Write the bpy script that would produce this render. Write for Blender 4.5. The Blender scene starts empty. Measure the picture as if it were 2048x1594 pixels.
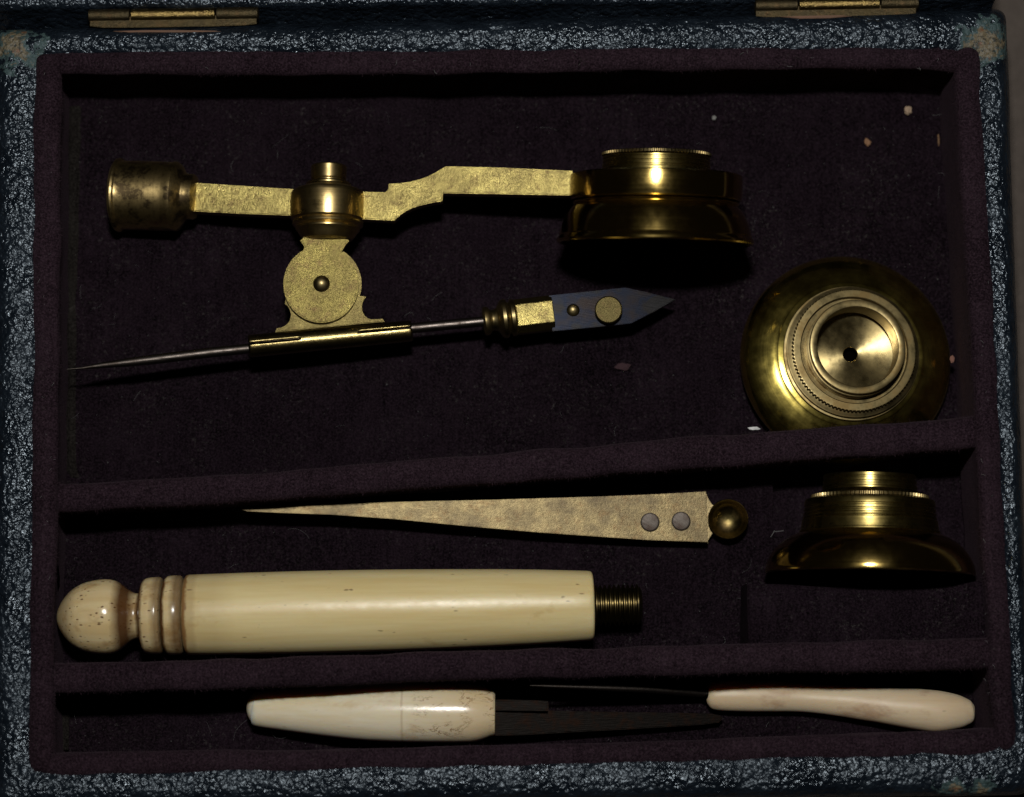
import bpy, bmesh, math, random
from mathutils import Vector, Matrix, noise
random.seed(7)
sc = bpy.context.scene
R = math.radians

# ------------------------------------------------------------------ scale
# U = one "unit" of the layout in metres (the case is about 14 cm wide).
U = 7.0e-5
D = 4619.0                    # camera distance to the rim plane, in units
TILT = R(7.7)
CAM = Vector((0, -D*math.sin(TILT), D*math.cos(TILT)))
FWD = Vector((0, math.sin(TILT), -math.cos(TILT)))
UP = Vector((0, math.cos(TILT), math.sin(TILT)))
FLOOR = -200.0                # velvet floor of the tray below the rim

# ------------------------------------------------------------------ camera
cam = bpy.data.cameras.new('camera')
cam.sensor_width = 36; cam.sensor_fit = 'HORIZONTAL'
cam.lens = 36*D/2048
cam.clip_start = .01; cam.clip_end = 50
cam_o = bpy.data.objects.new('camera', cam)
sc.collection.objects.link(cam_o)
cam_o.location = CAM*U
cam_o.rotation_euler = (TILT, 0, 0)
cam.dof.use_dof = True
cam.dof.focus_distance = D*U*1.012
cam.dof.aperture_fstop = 13
sc.camera = cam_o

# ------------------------------------------------------------------ world: a dim room
w = bpy.data.worlds.new('World'); sc.world = w; w.use_nodes = True
bg = w.node_tree.nodes['Background']
bg.inputs[0].default_value = (1, .8, .6, 1); bg.inputs[1].default_value = .0035

# ------------------------------------------------------------------ the camera's flash
FLASH = (CAM + UP*1330)*U
fl = bpy.data.lights.new('flash', 'AREA')
fl.shape = 'RECTANGLE'; fl.size = .030; fl.size_y = .014
fl.energy = .80; fl.color = (1, .97, .91)
fl_o = bpy.data.objects.new('flash', fl); sc.collection.objects.link(fl_o)
fl_o.location = FLASH
fl_o.rotation_euler = (Vector((0, 0, 0)) - FLASH).to_track_quat('-Z', 'Y').to_euler()

sc.view_settings.view_transform = 'Standard'
sc.view_settings.look = 'None'
sc.view_settings.exposure = 0; sc.view_settings.gamma = 1
sc.view_settings.use_curve_mapping = False
sc.cycles.max_bounces = 8
sc.cycles.sample_clamp_indirect = 4

# ------------------------------------------------------------------ layout helpers
def scale_at(px, py, z):
    d = FWD*D + Vector((1, 0, 0))*(px-1024) - UP*(py-797)
    return (z-CAM.z)/d.z
def P(px, py, z):
    """layout point of height z that is seen at (px, py) of the photograph, in units"""
    d = FWD*D + Vector((1, 0, 0))*(px-1024) - UP*(py-797)
    return CAM + d*((z-CAM.z)/d.z)

# ------------------------------------------------------------------ object helpers
COL = sc.collection
def root(name, label, cat, at, group=None):
    o = bpy.data.objects.new(name, None); COL.objects.link(o)
    o.location = at*U; o.empty_display_size = .01
    o['label'] = label; o['category'] = cat
    if group: o['group'] = group
    return o
def wpos(o):
    v = Vector((0, 0, 0))
    while o is not None:
        v = v + o.location; o = o.parent
    return v
def link_mesh(name, verts, faces, mat, parent=None, smooth=None, origin=None, mtx=None):
    """verts in world units. origin: where the object's own origin sits (units)."""
    me = bpy.data.meshes.new(name)
    base = wpos(parent) if parent else Vector((0, 0, 0))
    if mtx is None:
        if origin is None: org = base
        else: org = origin*U
        vs = [v*U - org for v in verts]
    else:
        vs = [v*U for v in verts]
    me.from_pydata([tuple(v) for v in vs], [], faces)
    me.update()
    bm = bmesh.new(); bm.from_mesh(me)
    bmesh.ops.recalc_face_normals(bm, faces=bm.faces[:]); bm.to_mesh(me); bm.free()
    if smooth is not None:
        me.polygons.foreach_set('use_smooth', [True]*len(me.polygons))
        me.set_sharp_from_angle(angle=R(smooth))
    me.materials.append(mat)
    o = bpy.data.objects.new(name, me); COL.objects.link(o)
    if parent: o.parent = parent
    if mtx is None:
        o.location = org - base
    else:
        o.matrix_local = Matrix.Translation(-base) @ mtx   # parents are never rotated at top level
    return o

def lathe(name, A, B, prof, mat, parent, seg=96, smooth=28, teeth=None, caps=True, crown=0):
    """turned piece. A, B = (px, py, z) axis ends; prof = [(s, r)], s from A in photo units.
    teeth = (i0, i1, n, depth): knurl the profile rows i0..i1. Built along local Z."""
    if crown:      # A, B mark the line nearest the camera; the axis lies one radius below it
        g = (P(*B)-P(*A)).normalized()
        nrm = (Vector((0, 0, 1))-g*g.z).normalized()
        def low(q):
            c = P(q[0], q[1], q[2]+crown*nrm.z)-nrm*crown
            c.x = P(*q).x
            return c
        a, b = low(A), low(B)
    else:
        a, b = P(*A), P(*B)
    ax = (b-a); L = ax.length; ax.normalize()
    l2 = math.hypot(B[0]-A[0], B[1]-A[1])
    k = L/l2 if l2 > 8 else 1.0
    sA = scale_at(*A)
    q = ax.to_track_quat('Z', 'Y')
    if teeth: seg = teeth[2]*4
    V, F = [], []
    for i, (s, r) in enumerate(prof):
        for j in range(seg):
            t = 2*math.pi*j/seg
            rr = r*sA
            if teeth and teeth[0] <= i <= teeth[1]:
                rr -= teeth[3]*(1 if j % 4 < 2 else 0)
            V.append(Vector((rr*math.cos(t), rr*math.sin(t), s*k)))
    n = len(prof)
    for i in range(n-1):
        for j in range(seg):
            F.append((i*seg+j, i*seg+(j+1) % seg, (i+1)*seg+(j+1) % seg, (i+1)*seg+j))
    if caps:
        if prof[0][1] > 0: F.append(tuple(range(seg))[::-1])
        if prof[-1][1] > 0: F.append(tuple((n-1)*seg+j for j in range(seg)))
    par = parent
    base = wpos(par) if par else Vector((0, 0, 0))
    if par is not None and par.type == 'MESH':      # sub-part of a rotated part
        m = Matrix.Translation(a*U) @ q.to_matrix().to_4x4()
        o = link_mesh(name, V, F, mat, None, smooth, mtx=m)
        o.parent = par; o.matrix_parent_inverse = WM[par.name].inverted()
        WM[o.name] = m
        return o
    m = Matrix.Translation(a*U) @ q.to_matrix().to_4x4()
    o = link_mesh(name, V, F, mat, par, smooth, mtx=m)
    WM[o.name] = m
    return o
WM = {}
def sub(o, part):
    """hang o (built in world units without parent) under a part"""
    m = WM.get(part.name)
    if m is None: m = Matrix.Translation(wpos(part))
    o.parent = part; o.matrix_parent_inverse = m.inverted()
    return o

def catmull(pts, n):
    out = []
    for i in range(len(pts)-1):
        p0 = pts[max(i-1, 0)]; p1 = pts[i]; p2 = pts[i+1]; p3 = pts[min(i+2, len(pts)-1)]
        for j in range(n):
            t = j/n
            out.append(tuple(.5*((2*b)+(-a+c)*t+(2*a-5*b+4*c-d)*t*t+(-a+3*b-3*c+d)*t**3)
                             for a, b, c, d in zip(p0, p1, p2, p3)))
    out.append(tuple(pts[-1]))
    return out
def tube(name, pts, mat, parent, seg=40, smooth=40, sub_n=0, flat=1.0, square=False, lump=0):
    """swept round piece; pts = [(px, py, z, r)]"""
    if sub_n: pts = catmull(pts, sub_n)
    C = [P(a, b, c) for a, b, c, r in pts]
    rad = [max(r, .05)*scale_at(a, b, c) for a, b, c, r in pts]
    V, F = [], []
    for i, c in enumerate(C):
        t = (C[min(i+1, len(C)-1)]-C[max(i-1, 0)])
        t.normalize()
        side = t.cross(Vector((0, 0, 1))).normalized()
        up = side.cross(t).normalized()
        for j in range(seg):
            a = 2*math.pi*j/seg
            v = side*math.cos(a)*rad[i] + up*math.sin(a)*rad[i]*flat
            if lump:
                v *= 1+lump*noise.noise((c+v*1.2)*.02)
            V.append(c+v)
    n = len(C)
    for i in range(n-1):
        for j in range(seg):
            F.append((i*seg+j, i*seg+(j+1) % seg, (i+1)*seg+(j+1) % seg, (i+1)*seg+j))
    F.append(tuple(range(seg))); F.append(tuple((n-1)*seg+j for j in range(seg)))
    return link_mesh(name, V, F, mat, parent, smooth)

def plate(name, poly, ztop, thick, mat, parent, bevel=1.6, smooth=35):
    """flat cut plate: outline in photo units, ztop a number or a function of (px, py)"""
    zf = ztop if callable(ztop) else (lambda x, y: ztop)
    bm = bmesh.new()
    base = wpos(parent) if parent else Vector((0, 0, 0))
    top = [bm.verts.new(P(x, y, zf(x, y))*U-base) for x, y in poly]
    bot = [bm.verts.new((P(x, y, zf(x, y))-Vector((0, 0, thick)))*U-base) for x, y in poly]
    ft = bm.faces.new(top); bm.faces.new(bot[::-1])
    n = len(poly)
    for i in range(n):
        bm.faces.new((top[i], bot[i], bot[(i+1) % n], top[(i+1) % n]))
    bmesh.ops.recalc_face_normals(bm, faces=bm.faces[:])
    if bevel:
        bmesh.ops.bevel(bm, geom=[e for e in ft.edges], offset=bevel*U, segments=2, affect='EDGES', clamp_overlap=True)
    bmesh.ops.triangulate(bm, faces=[f for f in bm.faces if len(f.verts) > 4])
    me = bpy.data.meshes.new(name); bm.to_mesh(me); bm.free()
    me.polygons.foreach_set('use_smooth', [True]*len(me.polygons))
    me.set_sharp_from_angle(angle=R(smooth))
    me.materials.append(mat)
    o = bpy.data.objects.new(name, me); COL.objects.link(o)
    if parent: o.parent = parent
    return o

# ------------------------------------------------------------------ materials
class NT:
    def __init__(s, name):
        s.m = bpy.data.materials.new(name); s.m.use_nodes = True
        s.t = s.m.node_tree; s.n = s.t.nodes; s.b = s.n['Principled BSDF']
        s.tc = s.n.new('ShaderNodeTexCoord')
    def link(s, a, b): s.t.links.new(a, b)
    def val(s, sock, v):
        if hasattr(v, 'is_output') or isinstance(v, bpy.types.NodeSocket): s.link(v, sock)
        else: sock.default_value = v
    def coord(s, stretch=(1, 1, 1), rot=(0, 0, 0), space='Object', shift=(0, 0, 0)):
        mp = s.n.new('ShaderNodeMapping')
        mp.inputs['Scale'].default_value = tuple(1/(q*U) for q in stretch)
        mp.inputs['Rotation'].default_value = rot
        mp.inputs['Location'].default_value = shift
        if any(rot):
            mp.inputs['Rotation'].default_value = (0, 0, 0)
            m0 = s.n.new('ShaderNodeMapping'); m0.inputs['Rotation'].default_value = rot
            s.link(s.tc.outputs[space], m0.inputs['Vector']); s.link(m0.outputs[0], mp.inputs['Vector'])
        else:
            s.link(s.tc.outputs[space], mp.inputs['Vector'])
        return mp.outputs[0]
    def noise(s, size, detail=3, rough=.55, rot=(0, 0, 0), shift=(0, 0, 0), dist=0, space='Object'):
        """size: feature size in units, a number or a stretched triple"""
        if not isinstance(size, tuple): size = (size,)*3
        n = s.n.new('ShaderNodeTexNoise')
        n.inputs['Scale'].default_value = 1; n.inputs['Detail'].default_value = detail
        n.inputs['Roughness'].default_value = rough; n.inputs['Distortion'].default_value = dist
        s.link(s.coord(size, rot, space, shift), n.inputs['Vector'])
        return n.outputs['Fac']
    def voro(s, size, feature='F1', shift=(0, 0, 0), warp=None):
        if not isinstance(size, tuple): size = (size,)*3
        n = s.n.new('ShaderNodeTexVoronoi'); n.feature = feature
        n.inputs['Scale'].default_value = 1
        c = s.coord(size, shift=shift)
        if warp:
            nz = s.n.new('ShaderNodeTexNoise'); nz.inputs['Scale'].default_value = 1.1; nz.inputs['Detail'].default_value = 2
            s.link(c, nz.inputs['Vector'])
            mx = s.n.new('ShaderNodeVectorMath'); mx.operation = 'MULTIPLY_ADD'
            s.link(nz.outputs['Color'], mx.inputs[0]); mx.inputs[1].default_value = (warp,)*3
            s.link(c, mx.inputs[2]); c = mx.outputs[0]
        s.link(c, n.inputs['Vector'])
        return n.outputs['Distance']
    def ramp(s, fac, stops):
        r = s.n.new('ShaderNodeValToRGB'); e = r.color_ramp.elements
        while len(e) < len(stops): e.new(.5)
        for i, (p, c) in enumerate(stops):
            e[i].position = p
            e[i].color = (c, c, c, 1) if isinstance(c, (int, float)) else (*c, 1)
        s.link(fac, r.inputs[0]); return r.outputs[0]
    def mix(s, fac, a, b):
        m = s.n.new('ShaderNodeMix'); m.data_type = 'RGBA'
        s.val(m.inputs[0], fac)
        for k, v in ((6, a), (7, b)):
            if isinstance(v, bpy.types.NodeSocket): s.link(v, m.inputs[k])
            else: m.inputs[k].default_value = (*v, 1)
        return m.outputs[2]
    def math(s, op, a, b=0, c=0):
        m = s.n.new('ShaderNodeMath'); m.operation = op
        for k, v in enumerate((a, b, c)):
            s.val(m.inputs[k], v)
        return m.outputs[0]
    def bump(s, h, dist, strength=1, prev=None):
        b = s.n.new('ShaderNodeBump'); b.inputs['Strength'].default_value = strength
        b.inputs['Distance'].default_value = dist*U
        s.link(h, b.inputs['Height'])
        if prev is not None: s.link(prev, b.inputs['Normal'])
        return b.outputs[0]
    def set(s, **kw):
        for k, v in kw.items():
            key = {'color': 'Base Color', 'rough': 'Roughness', 'metal': 'Metallic', 'normal': 'Normal',
                   'aniso': 'Anisotropic', 'tangent': 'Tangent', 'sheen': 'Sheen Weight', 'sheen_r': 'Sheen Roughness',
                   'sheen_t': 'Sheen Tint', 'spec': 'Specular IOR Level', 'sss': 'Subsurface Weight',
                   'sss_r': 'Subsurface Radius', 'sss_s': 'Subsurface Scale', 'coat': 'Coat Weight', 'coat_r': 'Coat Roughness'}[k]
            if isinstance(v, tuple) and len(v) == 3 and 'Color' in s.b.inputs[key].bl_idname: v = (*v, 1)
            s.val(s.b.inputs[key], v)
        return s.m
    def radial(s):
        t = s.n.new('ShaderNodeTangent'); t.direction_type = 'RADIAL'; t.axis = 'Z'
        return t.outputs[0]

BRASS = (.62, .47, .17)
def m_brass_turned(name, rough=.13, tarnish=.15, col=BRASS, aniso=.55, dark=(.16, .11, .045), streak=.0):
    s = NT(name)
    n1 = s.noise(46, 5, .62); n2 = s.noise(7, 3, .6, shift=(3, 1, 2))
    spots = s.ramp(n1, [(.46, 0), (.60, 1)])
    c = s.mix(s.math('MULTIPLY', spots, tarnish), col, dark)
    c = s.mix(s.math('MULTIPLY', s.ramp(n2, [(.50, 0), (.66, 1)]), min(.45, tarnish*.8)), c, tuple(q*.5 for q in col))
    ring = s.noise((400, 400, 2.2), 2, .5, shift=(5, 5, 5))       # turning lines along the axis
    r = s.math('MULTIPLY_ADD', s.ramp(n1, [(.3, 0), (.7, 1)]), .08+tarnish*.22, rough-.03)
    r = s.math('MULTIPLY_ADD', ring, .07, r)
    s.b.inputs['Anisotropic Rotation'].default_value = .25
    return s.set(color=c, rough=r, metal=1.0, aniso=aniso, tangent=s.radial(),
                 normal=s.bump(s.math('ADD', s.math('MULTIPLY', ring, .6), s.math('MULTIPLY', s.noise(10, 4), .5)), .22, .45))
def m_brass_flat(name, rough=.34, col=(.40, .32, .13), tarnish=.6, rotz=.6, dark=(.10, .075, .035), relief=1.0):
    """hand-filed flat faces: crossing scratches, pits, dull patches"""
    s = NT(name)
    n1 = s.noise(60, 6, .70); n2 = s.noise(6, 4, .8, shift=(2, 4, 1)); n3 = s.noise(22, 5, .75, shift=(6, 1, 4))
    s1 = s.noise((90, 2.4, 90), 3, .65, rot=(0, 0, rotz), dist=.4); msk = s.ramp(s.noise(55, 3, .6, shift=(1, 6, 9)), [(.45, 0), (.65, 1)])
    c = s.mix(s.math('MULTIPLY', s.ramp(n1, [(.40, 0), (.66, 1)]), tarnish), col, dark)
    c = s.mix(s.math('MULTIPLY', s.ramp(n2, [(.45, 0), (.70, 1)]), tarnish*.9), c, tuple(q*.5 for q in col))
    s2 = s.noise((60, 3.0, 60), 3, .65, rot=(0, 0, rotz+1.1), shift=(3, 3, 3), dist=.4)
    c = s.mix(s.math('MULTIPLY', s.ramp(s2, [(.58, 0), (.70, 1)]), .5*tarnish), c, tuple(q*.4 for q in col))
    c = s.mix(s.math('MULTIPLY', s.ramp(n3, [(.52, 0), (.66, 1)]), tarnish), c, (.11, .07, .035))
    c = s.mix(s.math('MULTIPLY', s.math('MULTIPLY', s.ramp(s1, [(.56, 0), (.70, 1)]), msk), .6), c, tuple(min(1, q*1.7) for q in col))
    r = s.math('MULTIPLY_ADD', n1, .30, rough-.14)
    h = s.math('ADD', s.math('MULTIPLY', s.math('MULTIPLY', s1, msk), .5), s.math('MULTIPLY', n2, 1.2))
    return s.set(color=c, rough=r, metal=1.0, normal=s.bump(h, 1.7*relief, .7))

M = {}
M['lens'] = m_brass_turned('polished_brass', .10, .15, (.60, .43, .13), .5)
M['cup'] = m_brass_turned('lacquered_brass', .105, .10, (.84, .68, .17), .55, (.40, .20, .03))
M['satin'] = m_brass_turned('satin_turned_brass', .19, .4, (.32, .25, .085), .1)
M['knurl'] = m_brass_turned('dark_knurled_brass', .26, .8, (.12, .095, .045), .05)
M['dull'] = m_brass_turned('dull_turned_brass', .26, .9, (.235, .185, .088), .08)
M['socket'] = m_brass_turned('blotched_brass', .26, .95, (.60, .45, .20), .3, (.05, .035, .02))
M['barrel'] = m_brass_turned('worn_barrel_brass', .22, .55, (.60, .45, .19), .3, (.12, .085, .05))
M['flat'] = m_brass_flat('scratched_flat_brass', .30, (.42, .345, .120), .68)
M['disc'] = m_brass_flat('speckled_disc_brass', .32, (.195, .160, .052), .7, -.5)
M['forceps'] = m_brass_flat('aged_forceps_brass', .42, (.165, .130, .068), .68, .02, (.075, .06, .045), relief=.5)
M['sleeve'] = m_brass_flat('sleeve_brass', .26, (.30, .24, .10), .6, -.1, relief=.3)
M['bracket'] = m_brass_flat('bracket_brass', .40, (.20, .162, .062), .55, -.1)
M['hinge'] = m_brass_flat('hinge_brass', .30, (.21, .15, .055), .6, .0)
M['hinge_dull_shaded'] = m_brass_flat('dull_shaded_hinge_brass', .5, (.06, .048, .028), .7, .0)  # dull brass; the leaf's shadow under the knuckles is painted into this tone
M['button'] = m_brass_flat('button_brass', .45, (.11, .09, .036), .5, 1.2)

def m_steel(name, col, rough, rust=(.12, .06, .03), ra=.5):
    s = NT(name); n = s.noise(24, 5, .65); n2 = s.noise((40, 2, 2), 3)
    c = s.mix(s.math('MULTIPLY', s.ramp(n, [(.48, 0), (.68, 1)]), ra), col, rust)
    return s.set(color=c, metal=1.0, rough=s.math('MULTIPLY_ADD', n, .3, rough-.12),
                 normal=s.bump(s.math('ADD', n2, n), .8, .4))
M['steel'] = m_steel('grey_steel_rod', (.11, .095, .086), .36, (.035, .024, .017), .8)
M['iron'] = m_steel('blackened_iron', (.0055, .0048, .0044), .42, (.016, .007, .004), .5)
M['rivet'] = m_steel('grey_rivet_iron', (.085, .074, .066), .5, (.06, .036, .027), .7)
s = NT('blued_steel')
n = s.noise(60, 3, .5); n2 = s.noise(12, 4, .6, shift=(7, 1, 3))
c = s.ramp(n, [(.30, (.0065, .0066, .0072)), (.45, (.0058, .0055, .0056)), (.55, (.0036, .0047, .0085)), (.68, (.0072, .0056, .0055))])
gx = s.n.new('ShaderNodeSeparateXYZ'); s.link(s.tc.outputs['Object'], gx.inputs[0])
M['blue'] = s.set(color=s.mix(s.math('MULTIPLY', n2, .5), c, (.0078, .0078, .0078)), metal=1.0, rough=.30,
                  normal=s.bump(s.noise((60, 2.0, 10), 3, .6, rot=(0, 0, .15)), .35, .4))

def m_ivory(name, base, warm, stain, speck_amt, rough=.30, stain_lo=.62, rust=0, along='x'):
    s = NT(name)
    ax = (lambda a, b: (a, b, b)) if along == 'x' else (lambda a, b: (b, b, a))
    g = s.noise(ax(340, 26), 4, .55); blot = s.noise(ax(90, 55), 4, .6, shift=(3, 7, 2))
    c = s.mix(s.ramp(g, [(.35, 0), (.65, 1)]), base, warm)
    fg = s.noise(ax(150, 5), 4, .6, shift=(7, 7, 1))
    c = s.mix(s.math('MULTIPLY', s.ramp(fg, [(.50, 0), (.75, 1)]), .16), c, tuple(q*.72 for q in warm))
    c = s.mix(s.math('MULTIPLY', s.ramp(blot, [(stain_lo, 0), (stain_lo+.12, 1)]), .6), c, stain)
    sp = s.voro(ax(17, 8) if speck_amt > .9 else ax(36, 14), shift=(1, 2, 3), warp=.5)
    keep = s.ramp(s.noise(60, 2, shift=(9, 2, 5)), [(.55-.12*(speck_amt > .9), 0), (.60-.12*(speck_amt > .9), 1)])
    c = s.mix(s.math('MULTIPLY', s.math('MULTIPLY', s.ramp(sp, [(.12, 1), (.26, 0)] if speck_amt > .9 else [(.08, 1), (.18, 0)]), keep), speck_amt), c, (.13, .065, .025))
    if rust:                                               # brown cracks and stains
        cr = s.noise(ax(70, 26), 5, .7, shift=(2, 8, 4), dist=1.2)
        band = s.ramp(s.math('ABSOLUTE', s.math('SUBTRACT', cr, .5)), [(.006, 1), (.020, 0)])
        reg = s.ramp(s.noise(80, 2, shift=(1.3, 2.2, 7)), [(.52, 0), (.62, 1)])
        sx = s.n.new('ShaderNodeSeparateXYZ'); s.link(s.tc.outputs['Object'], sx.inputs[0])
        reg = s.math('MULTIPLY', s.ramp(s.noise(70, 2, shift=(5.3, 2.2, 7)), [(.50, 0), (.58, 1)]), s.ramp(s.math('MULTIPLY', sx.outputs[0], 1/(400*U)), [(.14, .0), (.30, 1)]))
        ln_ = s.math('ABSOLUTE', s.math('SUBTRACT', s.math('MULTIPLY_ADD', s.noise(20, 3), 5.0, s.math('MULTIPLY', sx.outputs[0], 1/U)), 52.0))
        c = s.mix(s.math('MULTIPLY', s.ramp(s.math('MULTIPLY', ln_, .1), [(.08, 1), (.35, 0)]), .35), c, (.40, .27, .14))
        c = s.mix(s.math('MULTIPLY', s.ramp(s.math('MULTIPLY', sx.outputs[0], 1/(400*U)), [(.14, 0), (.5, 1)]), .55), c, (.60, .43, .21))
        c = s.mix(s.math('MULTIPLY', s.math('MULTIPLY', band, reg), rust), c, (.20, .085, .02))
    return s, c, rough
def fin_ivory(s, c, rough, sc_=16):
    return s.set(color=c, rough=s.math('MULTIPLY_ADD', s.noise(30, 3), .16, rough-.08), spec=.5, sss=.55,
                 sss_r=(1.0, .62, .30), sss_s=sc_*U,
                 normal=s.bump(s.math('ADD', s.noise(20, 3), s.noise(16, 3, shift=(4, 4, 4))), .8, .3))
def dirt(s, c, bands, col, warp=8):
    sep = s.n.new('ShaderNodeSeparateXYZ'); s.link(s.tc.outputs['Object'], sep.inputs[0])
    z = s.math('ADD', s.math('MULTIPLY', sep.outputs[2], 1/U/HK), s.math('MULTIPLY', s.math('SUBTRACT', s.noise(22, 4, .7, shift=(3, 3, 8)), .5), warp))
    tot = None
    for c0, w_, a_ in bands:
        m = s.math('MULTIPLY', s.ramp(s.math('DIVIDE', s.math('ABSOLUTE', s.math('SUBTRACT', z, c0)), w_), [(.25, 1), (1, 0)]), a_)
        tot = m if tot is None else s.math('MAXIMUM', tot, m)
    return s.mix(tot, c, col)
HK = 1.03
s, c, r_ = m_ivory('yellowed_ivory', (.75, .64, .355), (.68, .545, .265), (.50, .33, .12), .7, .36, .64, along='z')
c = dirt(s, c, [(256, 9, .9), (268, 20, .35), (300, 60, .16), (1070, 8, .25)], (.20, .09, .025), 16)
M['ivory'] = fin_ivory(s, c, r_)
s, c, r_ = m_ivory('stained_ivory_ball', (.68, .56, .33), (.60, .46, .24), (.30, .16, .05), 1.0, .22, .52, along='z')
c = dirt(s, c, [(136, 24, .95), (166, 10, 1), (204, 16, .6), (213, 7, 1), (242, 16, .7), (20, 26, .35), (254, 6, 1)], (.085, .032, .008))
M['ivory_ball'] = fin_ivory(s, c, r_)
s, c, r_ = m_ivory('white_bone', (.80, .74, .60), (.74, .645, .44), (.60, .44, .25), .2, .24, .60, 1)
M['bone'] = fin_ivory(s, c, r_)
s, c, r_ = m_ivory('cream_bone', (.68, .57, .41), (.63, .49, .32), (.40, .24, .15), .3, .44, .56)
M['bone_plain'] = fin_ivory(s, c, r_, 22)

def m_velvet(name, col, col2, sheen, dust=.0, lines=True):
    s = NT(name)
    big = s.noise(150, 4, .6); mid = s.noise(24, 5, .7, shift=(2, 2, 2)); fine = s.noise(4.2, 3, .75)
    ln = s.noise((6, 130, 60), 3, .6, shift=(1, 1, 6))
    f = s.math('ADD', s.math('MULTIPLY', big, .4), s.math('MULTIPLY', mid, .6))
    if lines: f = s.math('ADD', s.math('MULTIPLY', f, .7), s.math('MULTIPLY', ln, .3))
    c = s.mix(s.ramp(f, [(.38, 0), (.62, 1)]), col, col2)
    c = s.mix(s.math('MULTIPLY', s.ramp(s.noise(260, 4, .65, shift=(6, 6, 6)), [(.40, 0), (.62, 1)]), .55), c, tuple(q*.8 for q in col))
    c = s.mix(s.math('MULTIPLY', s.ramp(fine, [(.42, 0), (.72, 1)]), .65), c, tuple(min(1, q*2.6) for q in col2))
    if dust:
        d = s.math('MULTIPLY', s.ramp(s.noise(8, 4, .75, shift=(8, 3, 1)), [(.56, 0), (.74, 1)]), s.ramp(s.noise(90, 3, shift=(4, 9, 2)), [(.42, 0), (.66, 1)]))
        c = s.mix(s.math('MULTIPLY', d, dust), c, (.10, .095, .09))
    h = s.math('ADD', fine, s.math('MULTIPLY', mid, 1.5))
    return s.set(color=c, rough=1.0, spec=.02, sheen=sheen, sheen_r=.45, sheen_t=(.50, .36, .46, 1),
                 normal=s.bump(h, 3.5, .5))
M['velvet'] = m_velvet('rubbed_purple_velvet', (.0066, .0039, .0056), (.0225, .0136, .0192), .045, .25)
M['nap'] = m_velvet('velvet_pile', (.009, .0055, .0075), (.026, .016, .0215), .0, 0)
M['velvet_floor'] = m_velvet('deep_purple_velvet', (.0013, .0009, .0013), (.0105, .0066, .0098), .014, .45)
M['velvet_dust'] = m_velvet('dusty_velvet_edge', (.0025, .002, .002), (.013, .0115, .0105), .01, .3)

def m_leather():
    s = NT('dark_green_blue_leather')
    v = s.voro(12.5, 'F1', warp=.75); v2 = s.voro(6.0, 'F1', shift=(4, 4, 4), warp=.7)
    n = s.noise(60, 4, .6); n2 = s.noise(3, 3, .6)
    big = s.noise((28, 28, 28), 3, .55, shift=(3, 3, 3))
    c = s.mix(s.ramp(n, [(.35, 0), (.7, 1)]), (.0042, .0065, .0105), (.0095, .0145, .022))
    # rubbed-through corners: bare tan board and green skin
    CORN = [((28, 95), 70), ((1978, 80), 76), ((1900, 1584), 40), ((1970, 1580), 36)]
    mask = None
    for (px, py), rad in CORN:
        ctr = P(px, py, 0)*U - CASE_AT*U
        d = s.n.new('ShaderNodeVectorMath'); d.operation = 'DISTANCE'
        s.link(s.tc.outputs['Object'], d.inputs[0]); d.inputs[1].default_value = tuple(ctr)
        m = s.math('SUBTRACT', 1.0, s.math('DIVIDE', d.outputs['Value'], rad*U))
        mask = m if mask is None else s.math('MAXIMUM', mask, m)
    mask = s.math('MAXIMUM', mask, -.4)
    k = s.math('ADD', mask, s.math('MULTIPLY', s.math('SUBTRACT', s.noise(38, 6, .72, shift=(6, 1, 1)), .5), 3.0))
    teal = s.ramp(k, [(.28, 0), (.34, 1)]); tan = s.ramp(k, [(.56, 0), (.70, 1)])
    c = s.mix(teal, c, (.035, .062, .062))
    tc_ = s.mix(s.ramp(s.noise(16, 3, shift=(1, 8, 8)), [(.58, 0), (.70, 1)]), (.15, .12, .07), (.17, .07, .03))
    tc_ = s.mix(s.ramp(s.noise(9, 5, .8, shift=(4, 4, 9)), [(.48, 0), (.60, 1)]), tc_, (.03, .03, .024))
    c = s.mix(tan, c, tc_)
    s.b.inputs['Specular Tint'].default_value = (.74, .87, 1, 1)
    dome = s.math('SUBTRACT', 1.0, s.math('MULTIPLY', v, v)); dome2 = s.math('SUBTRACT', 1.0, s.math('MULTIPLY', v2, v2))
    h = s.math('ADD', dome, s.math('MULTIPLY', dome2, .35))
    h = s.math('ADD', h, s.math('MULTIPLY', big, 1.6))
    h = s.math('MULTIPLY', h, s.math('MULTIPLY_ADD', s.noise(75, 3, shift=(2, 9, 4)), 1.1, .45))
    h = s.math('ADD', h, s.math('MULTIPLY', n2, .12))
    r = s.math('ADD', s.math('MULTIPLY_ADD', s.ramp(n, [(.3, 0), (.7, 1)]), .20, .17), s.math('MULTIPLY', teal, .35))
    return s.set(color=c, rough=r, spec=.62, normal=s.bump(h, 4.3, .85))
CASE_AT = Vector((0, 0, -330))
M['leather'] = m_leather()
s = NT('brown_table_cloth')
n = s.noise(40, 5, .6); n2 = s.noise(6, 3)
M['cloth'] = s.set(color=s.mix(n, (.045, .036, .030), (.11, .09, .078)), rough=1.0, sheen=.2, normal=s.bump(n2, 4, .8))
s = NT('bare_wood_edge')
M['wood'] = s.set(color=s.mix(s.noise((60, 6, 6), 4), (.16, .075, .04), (.09, .05, .03)), rough=.7)
def m_crumb(name, c):
    s = NT(name)
    return s.set(color=s.mix(s.noise(6, 3), c, tuple(q*.6 for q in c)), rough=.9, normal=s.bump(s.noise(4, 3), 2, .6))
s = NT('lint_fibre'); M['lint'] = s.set(color=(.11, .11, .114), rough=.8)
s = NT('painted_shade_black'); M['hole'] = s.set(color=(.0015, .0012, .001), rough=1.0, spec=0.0)  # near black, so the shade inside the hole is painted in

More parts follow.
